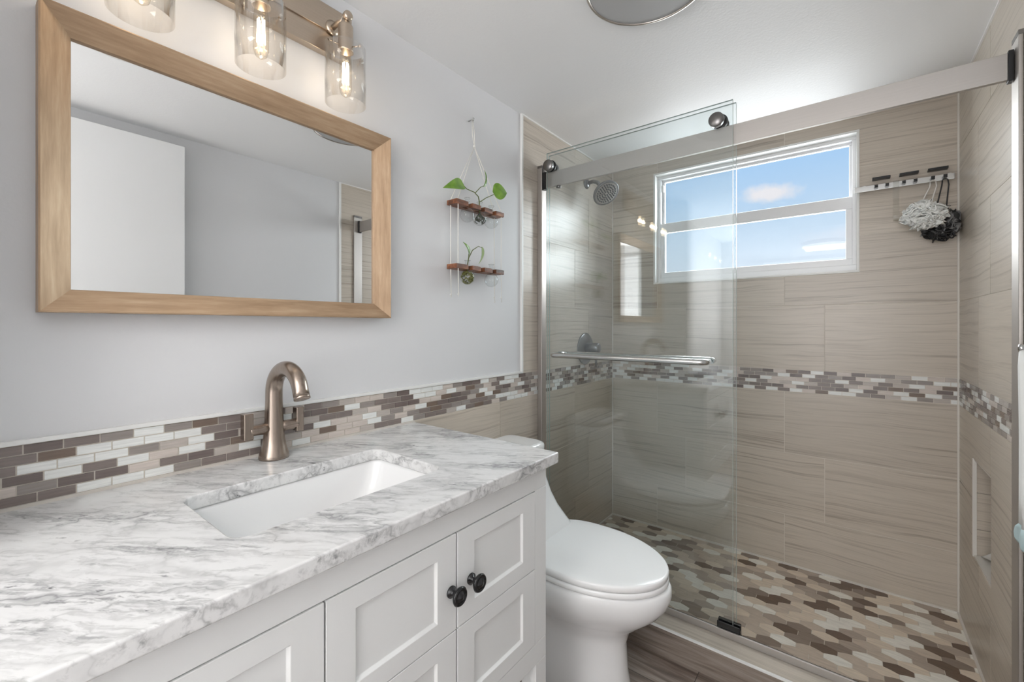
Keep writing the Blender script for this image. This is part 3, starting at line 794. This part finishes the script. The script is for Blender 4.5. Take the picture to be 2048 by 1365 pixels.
for i, (p, lab) in enumerate(spots):
    o = v0 if i == 0 else copy_tree(v0)
    o.location = p; o['label'] = lab; o['group'] = 'bulb vases of the plant hanger'
def leaf(mb, base, tip, nrm, width, cup=0.15, heart=0.3):
    base, tip, nrm = Vector(base), Vector(tip), Vector(nrm)
    d = tip - base; L = d.length; d.normalize(); s = d.cross(nrm).normalized(); n_ = s.cross(d).normalized()
    K = 12; rows = []
    for i in range(K + 1):
        t = i/K
        w = width*(math.sin(PI*min(1, t**0.62))**0.85)*(1 - 0.25*t) if 0 < t < 1 else 0.0004
        bend = -n_*(L*0.10*math.sin(PI*t)*-1)
        row = []
        for j in range(-3, 4):
            q = j/3
            row.append(base + d*(L*t - heart*0.12*L*abs(q)*(1 - t)) + s*(w*q) + n_*(abs(q)**1.5*w*cup) + bend)
        rows.append(row)
    vs = []; fs = []
    for r_ in rows: vs += r_
    for i in range(K):
        for j in range(6): fs.append((i*7 + j, i*7 + j + 1, (i + 1)*7 + j + 1, (i + 1)*7 + j))
    th = n_*0.0006
    n0 = len(vs); vs2 = [v - th for v in vs]
    mb.add(vs + vs2, fs + [tuple(reversed([k_ + n0 for k_ in f_])) for f_ in fs], True)
    return mb
pl = thing('pothos_cutting', 'green pothos cutting with three leaves rising from the upper middle vase', 'plant', (0.047, 1.234, 1.608))
m = MB()
m.tube([(0.047, 1.234, 1.612), (0.048, 1.232, 1.645), (0.052, 1.226, 1.672), (0.058, 1.214, 1.686), (0.060, 1.190, 1.696), (0.060, 1.150, 1.698), (0.060, 1.130, 1.708)], [0.0022, 0.0022, 0.0022, 0.002, 0.0018, 0.0016, 0.0014], 8)
m.tube([(0.059, 1.196, 1.695), (0.062, 1.222, 1.722), (0.064, 1.240, 1.732)], [0.0018, 0.0015, 0.0012], 8)
m.tube([(0.050, 1.228, 1.668), (0.060, 1.256, 1.690), (0.066, 1.296, 1.712)], [0.0018, 0.0016, 0.0013], 8)
m.build('stem', M['stem'], pl)
leaf(MB(), (0.060, 1.131, 1.708), (0.062, 1.030, 1.672), (0.95, 0.05, 0.35), 0.0245, 0.25).build('leaf', M['leaf'], pl)
leaf(MB(), (0.064, 1.238, 1.730), (0.060, 1.246, 1.795), (0.75, 0.65, 0.0), 0.015, 0.4).build('leaf', M['leaf'], pl)
leaf(MB(), (0.066, 1.296, 1.722), (0.070, 1.372, 1.735), (0.95, -0.2, 0.1), 0.036, 0.12, 0.8).build('leaf', M['leaf'], pl)
rt = MB(); rng = random.Random(2)
for q in range(16):
    a = rng.random()*2*PI; e1 = rng.uniform(0.4, 1.0)
    p = [(0.047, 1.234, 1.632), (0.047 + 0.006*math.cos(a), 1.234 + 0.006*math.sin(a), 1.622)]
    for s_ in range(1, 6):
        t = s_/5; rr = 0.0235*math.sin(PI*(0.25 + 0.6*t))*e1
        p.append((0.047 + rr*math.cos(a + t*1.8), 1.234 + rr*math.sin(a + t*1.8), 1.612 - 0.026*t*e1))
    rt.tube(p, 0.0016, 5)
rt.build('roots', M['root'], pl)
pl2 = thing('pothos_cutting', 'small pothos cutting with two leaves rising from the lower left vase', 'plant', (0.047, 1.166, 1.377))
m = MB(); m.tube([(0.047, 1.166, 1.392), (0.050, 1.164, 1.425), (0.054, 1.166, 1.448), (0.058, 1.182, 1.478), (0.062, 1.210, 1.496), (0.063, 1.228, 1.494)], [0.0022, 0.0022, 0.002, 0.0017, 0.0014, 0.0012], 8)
m.tube([(0.053, 1.166, 1.446), (0.058, 1.162, 1.462)], 0.0014, 8); m.build('stem', M['stem'], pl2)
leaf(MB(), (0.058, 1.163, 1.458), (0.064, 1.126, 1.500), (0.9, 0.3, 0.3), 0.016, 0.3).build('leaf', M['leaf'], pl2)
leaf(MB(), (0.063, 1.228, 1.495), (0.052, 1.222, 1.430), (0.45, 0.9, 0.1), 0.014, 0.3).build('leaf', M['leaf_pale'], pl2)
ms = MB(); rng = random.Random(6)
for q in range(34):
    a, b2 = rng.random()*2*PI, rng.uniform(-1, 0.75); rr = 0.0245
    p = []
    for s_ in range(6):
        t = s_/5; bb_ = max(-0.98, min(0.85, b2 + 0.25*math.sin(t*5 + q))); aa = a + t*1.4
        c_ = math.sqrt(1 - bb_*bb_)*rr*(0.75 + 0.25*rng.random())
        p.append((0.047 + c_*math.cos(aa), 1.166 + c_*math.sin(aa), 1.376 + bb_*rr))
    ms.tube(p, 0.0022, 5)
ms.build('moss', M['moss'], pl2)

# ------------------------------------------------------------------ toilet
TC = 1.300
toi = thing('toilet', 'white one-piece toilet with closed lid between vanity and shower', 'toilet', (0.40, TC, 0.0))
def egg(xb, xf, hw, z, n=56, pw=2.0, wide=0.42, sq=2.6):
    """outline: rounded back at xb, longer pointed front at xf"""
    xm = xb + (xf - xb)*wide; out = []
    for i in range(n):
        a = 2*PI*i/n; c, s = math.cos(a), math.sin(a)
        if c >= 0:
            x = xm + (xf - xm)*abs(c)**(2/pw); y = hw*math.copysign(abs(s)**(2/pw), s)
        else:
            x = xm - (xm - xb)*abs(c)**(2/sq); y = hw*math.copysign(abs(s)**(2/sq), s)
        out.append((x, TC + y, z))
    return out
m = MB()
L = []
for z, xb, xf, hw, wd in ((0.0, 0.10, 0.625, 0.118, 0.55), (0.015, 0.10, 0.628, 0.118, 0.55), (0.10, 0.10, 0.612, 0.108, 0.55), (0.19, 0.10, 0.608, 0.105, 0.55), (0.235, 0.09, 0.622, 0.117, 0.5),
                          (0.275, 0.08, 0.668, 0.145, 0.48), (0.315, 0.07, 0.712, 0.172, 0.46), (0.350, 0.06, 0.738, 0.187, 0.45), (0.380, 0.06, 0.748, 0.193, 0.45), (0.400, 0.06, 0.747, 0.192, 0.45), (0.408, 0.06, 0.741, 0.187, 0.45), (0.410, 0.08, 0.70, 0.16, 0.45)):
    L.append(egg(xb, xf, hw, z, wide=wd))
m.loft(L)
m.build('bowl', M['white_ceramic'], toi)
# tank, swooping forward into the seat deck
m = MB(); L = []
for z, x1, hy, rr in ((0.33, 0.33, 0.150, 0.05), (0.400, 0.365, 0.160, 0.05), (0.440, 0.350, 0.158, 0.05), (0.470, 0.318, 0.155, 0.05), (0.505, 0.284, 0.153, 0.05), (0.55, 0.254, 0.152, 0.05), (0.60, 0.232, 0.152, 0.05), (0.65, 0.216, 0.153, 0.048), (0.70, 0.204, 0.154, 0.045)):
    L.append([(p[0], p[1], z) for p in rrect((0.014 + x1)/2, TC, (x1 - 0.014)/2, hy, rr, 8)])
m.loft(L); m.build('tank', M['white_ceramic'], toi)
m = MB(); L = []
for z, g in ((0.7035, 0.004), (0.707, 0.0), (0.724, 0.0), (0.731, 0.004), (0.735, 0.014)):
    L.append([(p[0], p[1], z) for p in rrect(0.113, TC, 0.102 - g, 0.160 - g, 0.045 - g*0.4, 8)])
m.loft(L); m.build('tank_lid', M['white_ceramic'], toi)
m = MB(); L = []
for z, g in ((0.411, 0.004), (0.414, 0.0), (0.426, 0.0), (0.429, 0.003)): L.append(egg(0.262 + g, 0.738 - g, 0.187 - g, z, pw=1.96, wide=0.44, sq=3.0))
m.loft(L); m.build('seat', M['seat'], toi)
m = MB(); L = []
for z, g in ((0.4305, 0.004), (0.432, 0.001), (0.4445, 0.0), (0.4480, 0.0012), (0.4500, 0.004), (0.4508, 0.009), (0.4513, 0.04), (0.4516, 0.09)): L.append(egg(0.262 + g, 0.738 - g, 0.187 - g*0.8, z, pw=1.96, wide=0.44, sq=3.0))
m.loft(L); m.build('lid', M['seat'], toi)
for sg in (-1, 1):
    h = MB(); h.tube([(0.262, TC + sg*0.075 - 0.02, 0.437), (0.262, TC + sg*0.075 + 0.02, 0.437)], 0.012, 14); h.build('hinge', M['seat'], toi)

# ------------------------------------------------------------------ shower enclosure
GZ = 1.992
def wall_channel(x0, x1, yf, lab):
    t = thing('wall_channel', lab, 'shower channel', ((x0 + x1)/2, 1.70, CZ))
    MB().box(x0, x1, yf, 1.716, CZ + 0.001, 1.935).build('profile', M['rail'], t, 0.002)
    MB().box(x0, x1, yf + 0.001, 1.715, 1.935, 1.947).build('end_cap', M['dark_steel'], t)
wall_channel(0.0070, 0.032, 1.680, 'tall brushed steel wall channel at the left end of the shower rail')
wall_channel(W - 0.0165, W - 0.0070, 1.655, 'tall brushed steel wall channel at the right end of the shower rail')
rail = thing('shower_rail', 'wide flat brushed steel rail across the top of the shower opening', 'shower rail', (0.76, 1.70, 1.85))
MB().box(0.050, W - 0.028, 1.688, 1.702, 1.838, 1.908).build('bar', M['rail'], rail, 0.001)
for a_, b_ in ((0.033, 0.050), (W - 0.028, W - 0.018)):
    MB().box(a_, b_, 1.684, 1.706, 1.832, 1.913).build('end_bracket', M['black'], rail, 0.001)
MB().lathe([(0.011, 0), (0.011, -0.010), (0.006, -0.011)], (0.115, 1.695, 1.838), (0, 0, 1), 20).build('bumper', M['dark_steel'], rail)
track = thing('threshold_track', 'low brushed steel track along the shower curb', 'shower track', (0.76, 1.69, CZ))
t = MB(); t.box(0.0325, W - 0.018, 1.660, 1.667, CZ + 0.001, CZ + 0.025); t.box(0.0325, W - 0.018, 1.667, 1.6885, CZ + 0.001, CZ + 0.005); t.build('lip', M['rail'], track, 0.0008)
MB().box(0.0325, W - 0.018, 1.6672, 1.6715, CZ + 0.0052, CZ + 0.0235).build('black_strip', M['black'], track)  # thin black strip right behind the lip
gb = MB(); gb.box(0.792, 0.866, 1.6685, 1.6740, CZ + 0.0055, CZ + 0.046); gb.box(0.792, 0.866, 1.6862, 1.7000, CZ + 0.0055, CZ + 0.046); gb.box(0.850, 0.866, 1.6740, 1.6862, CZ + 0.0055, CZ + 0.032)
gb.build('guide_block', M['black_gloss'], track, 0.003)
def panel(name, lab, x0, x1, y0, y1, out):
    t = thing(name, lab, 'shower door', ((x0 + x1)/2, (y0 + y1)/2, CZ))
    g = MB().box(x0, x1, y0, y1, CZ + 0.0095, GZ).build('glass_pane', M['shower_glass'], t)
    e = MB(); e.box(x1, x1 + 0.0006, y0, y1, CZ + 0.0095, GZ); e.box(x0 - 0.0006, x0, y0, y1, CZ + 0.0095, GZ); e.box(x0, x1, y0, y1, GZ, GZ + 0.0006)
    e.build('polished_edge', M['glass_edge'], g)
    ya = y0 if out < 0 else y1
    for cx in (x0 + 0.015, x1 - 0.051):
        r_ = MB(); r_.lathe([(0.0255, 0), (0.0255, 0.016), (0.0240, 0.019), (0.0005, 0.0195)], (cx, ya, 1.931), (0, out, 0), 32)
        rl = r_.build('roller', M['dark_steel'], t)
        w_ = MB(); w_.lathe([(0.0262, 0.0), (0.0262, 0.0085), (0.024, 0.009)], (cx, y1 + 0.0006 if out < 0 else y0 - 0.0006, 1.9345), (0, -out, 0), 28); w_.build('roller_wheel', M['black'], rl)
    bar = MB(); yb = ya + out*0.048
    xa, xc, zb = x0 + 0.055, x1 - 0.080, 1.066
    if out > 0: xa, xc = xa - 0.005, xc - 0.005
    rb = 0.022
    pts = [Vector((xa, ya, zb)), Vector((xa, yb - out*rb, zb))]
    pts += arc_pts((xa + rb, yb - out*rb, zb), (-rb, 0, 0), (0, out*rb, 0), 0, PI/2, 8)[1:]
    pts += arc_pts((xc - rb, yb - out*rb, zb), (0, out*rb, 0), (rb, 0, 0), 0, PI/2, 8)
    pts += [Vector((xc, ya, zb))]
    bar.tube(pts, 0.0112, 18); tb = bar.build('towel_bar', M['steel'], t)
    return t
panel('sliding_shower_door', 'outer sliding glass shower door with towel bar facing the room', 0.062, 0.842, 1.6762, 1.6842, -1)
panel('sliding_shower_door', 'inner sliding glass shower door with towel bar facing the tiled shower', 0.055, 0.847, 1.7055, 1.7135, 1)

# shower head
sh = thing('shower_spray', 'round brushed steel shower head on a bent arm high on the left wall', 'shower head', (0.006, 2.16, 1.99))
m = MB(); m.lathe([(0.030, 0), (0.030, 0.003), (0.022, 0.012), (0.012, 0.016)], (0.0065, 2.16, 1.990), (1, 0, 0), 28); m.build('flange', M['valve'], sh)
hd = Vector((0.62, -0.30, -0.72)).normalized()
hc = Vector((0.140, 2.130, 1.905))
nk = hc - hd*0.058
m = MB(); m.tube([(0.008, 2.16, 1.990), (0.05, 2.157, 1.992), (0.078, 2.152, 1.980), tuple(nk)], 0.0105, 16); m.build('arm', M['valve'], sh)
m = MB(); m.lathe([(0.014, -0.060), (0.016, -0.046), (0.022, -0.036), (0.048, -0.026), (0.066, -0.016), (0.072, -0.006), (0.073, 0.002), (0.070, 0.006), (0.064, 0.005)], hc, hd, 40, True, False); head = m.build('head', M['valve'], sh)
m = MB(); m.lathe([(0.064, 0.004), (0.03, 0.005), (0.0005, 0.005)], hc, hd, 40, False, True); m.build('spray_face', M['steel'], sh)
a_ = hd.orthogonal().normalized(); b_ = hd.cross(a_)
nz = MB()
for ring_, cnt in ((0.012, 6), (0.025, 12), (0.038, 18), (0.051, 24)):
    for q in range(cnt):
        t = 2*PI*q/cnt; c = hc + a_*ring_*math.cos(t) + b_*ring_*math.sin(t)
        nz.lathe([(0.0044, 0.0035), (0.0040, 0.0085), (0.0010, 0.009)], c, hd, 8)
nz.build('spray_nozzles', M['black'], sh)
sv = thing('shower_valve', 'dark steel shower valve with a round plate and lever on left shower wall', 'shower valve', (0.006, 2.145, 1.07))
m = MB(); m.lathe([(0.088, 0.0), (0.088, 0.003), (0.082, 0.008), (0.040, 0.012), (0.034, 0.013)], (0.0067, 2.145, 1.070), (1, 0, 0), 48); m.build('plate', M['valve'], sv)
m = MB(); m.lathe([(0.028, 0.012), (0.027, 0.060), (0.026, 0.082), (0.022, 0.086), (0.001, 0.087)], (0.0067, 2.145, 1.075), (1, 0, 0), 32)
hn = m.build('handle', M['valve'], sv)
m = MB(); m.tube([(0.072, 2.145, 1.052), (0.074, 2.145, 0.972)], [0.0075, 0.006], 12); m.build('lever', M['valve'], hn)

# ------------------------------------------------------------------ shower rack, hook, poufs
rk = thing('hook_rack', 'flat steel hook rack with black sliding hooks beside the window', 'hook rack', (1.34, 2.47, 1.80))
MB().box(1.180, 1.497, 2.462, 2.466, 1.787, 1.811).build('bar', M['steel'], rk, 0.001)
for sx in (1.215, 1.483):
    MB().box(sx - 0.005, sx + 0.005, 2.466, 2.4965, 1.793, 1.814).build('standoff', M['steel'], rk)
for hx_ in (1.273, 1.362, 1.450):
    h = MB(); h.box(hx_ - 0.030, hx_ + 0.030, 2.4662, 2.4965, 1.845 - 0.009, 1.845); hk = h.build('hook_back', M['black'], rk, 0.001)
    for dx in (-0.018, 0.018):
        p = MB(); p.box(hx_ + dx - 0.006, hx_ + dx + 0.006, 2.4425, 2.4618, 1.7935, 1.799); p.box(hx_ + dx - 0.006, hx_ + dx + 0.006, 2.4425, 2.4465, 1.799, 1.806); p.build('hook', M['black'], rk, 0.0015)
ch = MB()
pts = [(1.320, 2.4595, 1.815), (1.320, 2.4595, 1.70), (1.320, 2.458, 1.66), (1.320, 2.452, 1.642), (1.320, 2.443, 1.640), (1.320, 2.437, 1.648), (1.320, 2.436, 1.662)]
lo_ = []
for p in pts:
    lo_.append(p)
t_ = 0.0022; w_ = 0.010
L = []
for i, p in enumerate(lo_):
    q = Vector(lo_[min(i + 1, len(lo_) - 1)]) - Vector(lo_[max(i - 1, 0)]); nn = Vector((0, q.z, -q.y)).normalized()*t_/2
    L.append([(p[0] - w_, p[1] + nn.y, p[2] + nn.z), (p[0] + w_, p[1] + nn.y, p[2] + nn.z), (p[0] + w_, p[1] - nn.y, p[2] - nn.z), (p[0] - w_, p[1] - nn.y, p[2] - nn.z)])
ch.loft(L, smooth=False)
ch.box(1.310, 1.330, 2.4595, 2.470, 1.8125, 1.8150); ch.box(1.310, 1.330, 2.4675, 2.470, 1.800, 1.8125)
tag(ch.build('plastic_hook', M['clear_plastic']), 'long clear plastic hook hanging from the steel hook rack', 'hook')
def pouf(name, lab, c, rad, mats, cord_top, seed, squash=(1, 0.7, 0.8), nloop=80, ymax=2.494, xmax=None):
    t = thing(name, lab, 'bath pouf', c)
    rng = random.Random(seed); C = Vector(c)
    ms_ = [MB() for _ in mats]
    for i in range(nloop):
        u = rng.uniform(-1, 1); a = rng.random()*2*PI; s_ = math.sqrt(1 - u*u)
        d = Vector((s_*math.cos(a), s_*math.sin(a), u))
        e1 = d.orthogonal().normalized(); e1.rotate(Matrix.Rotation(rng.random()*2*PI, 3, d)); e2 = d.cross(e1)
        L_ = rad*rng.uniform(0.38, 0.62); wv = rng.uniform(0, 6.28); ht = rad*rng.uniform(0.72, 1.06)
        rows = []; K = 14
        for k_ in range(K + 1):
            tt = (k_/K - 0.5)*2
            off = e2*(L_*0.32*math.sin(tt*4.5 + wv)) + e1*(tt*L_)
            inn_ = d*rad*0.30 + off*0.35
            mid = d*ht*0.72 + off*0.9
            fl_ = d*(ht + 0.05*rad*math.sin(tt*9 + wv)) + off*1.05 + e2*(0.10*rad*math.sin(tt*7 + wv*2))
            rows.append([Vector((v.x*squash[0], v.y*squash[1], v.z*squash[2])) + C for v in (inn_, mid, fl_, fl_ + e2*0.08*rad - d*0.05*rad)])
        for row in rows:
            for v in row:
                v.y = min(v.y, ymax)
                if xmax: v.x = min(v.x, xmax)
        ms_[i % len(mats)].loft(rows, False, False, True, closed=False)
    for q, mm in zip(ms_, mats):
        ob = q.build('netting', mm, t)
        md = ob.modifiers.new('thick', 'SOLIDIFY'); md.thickness = 0.0012
    ctop = Vector(cord_top)
    cm = MB()
    for sg in (-1, 1):
        cm.tube([ctop + Vector((sg*0.008, 0.004, 0.0)), ctop + Vector((sg*0.010, 0, -0.02)), C + Vector((sg*0.016, 0, rad*0.45))], 0.0024, 6)
    cm.tube(arc_pts(ctop, (0.008, 0.004, 0), (0, 0, 0.004), 0, PI, 6), 0.0024, 6)
    cm.build('hanging_cord', mats[0] if mats[0] is M['pouf_dark'] else M['cord'], t)
    return t
pouf('bath_pouf', 'white ruffled net bath pouf hanging from the hook rack', (1.400, 2.380, 1.640), 0.066, [M['pouf_white']], (1.433, 2.448, 1.784), 31, (1.05, 0.62, 0.82), 90)
pouf('bath_pouf', 'charcoal and grey ruffled bath pouf behind the white one in the corner', (1.453, 2.450, 1.610), 0.074, [M['pouf_dark'], M['pouf_dark'], M['pouf_grey']], (1.468, 2.448, 1.784), 32, (0.88, 0.70, 0.86), 90, xmax=1.509)

# ------------------------------------------------------------------ things at the right wall
tb = thing('squeeze_tube', 'white squeeze tube with a black cap leaning in the wall niche', 'tube', (1.57, 2.06, NI[2] + 0.006))
zb = NI[2] + 0.0062
p0, p1 = Vector((1.552, 2.222, NI[2] + 0.0095)), Vector((1.552, 2.062, NI[2] + 0.078))
ax = (p1 - p0).normalized(); up_ = Vector((0, ax.z, -ax.y))*-1
L = []
for t, wx, wz in ((0.0, 0.023, 0.0015), (0.25, 0.022, 0.008), (0.7, 0.020, 0.018), (0.95, 0.019, 0.019), (1.0, 0.015, 0.015)):
    c = p0.lerp(p1, t)
    L.append([c + Vector((wx*math.cos(2*PI*q/20), 0, 0)) + up_*(wz*math.sin(2*PI*q/20)) for q in range(20)])
m = MB(); m.loft(L); m.build('tube_body', M['tube_white'], tb)
m = MB(); m.lathe([(0.0145, 0.0005), (0.0140, 0.028), (0.001, 0.0285)], p1, ax, 20); m.build('cap', M['black'], tb)
hkk = thing('robe_hook', 'small chrome wall hook at the right edge beside the shower channel', 'hook', (W, 1.562, 1.142))
m = MB(); m.lathe([(0.014, 0.0005), (0.014, 0.004), (0.006, 0.006), (0.006, 0.018), (0.010, 0.022), (0.010, 0.028), (0.001, 0.030)], (W - 0.0070, 1.562, 1.142), (-1, 0, 0), 20); m.build('peg', M['steel'], hkk)
tw = thing('hand_towel', 'white and pale teal hand towel cut off by the right edge under the hook', 'towel', (1.49, 1.56, 0.66))
def towel(z_list, mat, nm, seed):
    L = []
    for z, yc, hy, hx in z_list:
        L.append([(1.4895 + hx*(1 + 0.35*math.cos(5*2*PI*q/40 + seed))*math.cos(2*PI*q/40), yc + hy*math.sin(2*PI*q/40), z + 0.004*math.sin(3*2*PI*q/40)*(hy/0.05)) for q in range(40)])
    m = MB(); m.loft(L); return m.build(nm, mat, tw)
towel([(1.138, 1.558, 0.006, 0.004), (1.10, 1.548, 0.012, 0.007), (0.95, 1.524, 0.020, 0.009), (0.80, 1.517, 0.024, 0.010), (0.73, 1.517, 0.027, 0.010)], M['pouf_white'], 'towel_body', 0.4)
towel([(0.7303, 1.517, 0.027, 0.010), (0.715, 1.530, 0.044, 0.011), (0.697, 1.538, 0.050, 0.011), (0.684, 1.538, 0.050, 0.010), (0.678, 1.536, 0.044, 0.008)], M['teal'], 'towel_hem', 0.4)
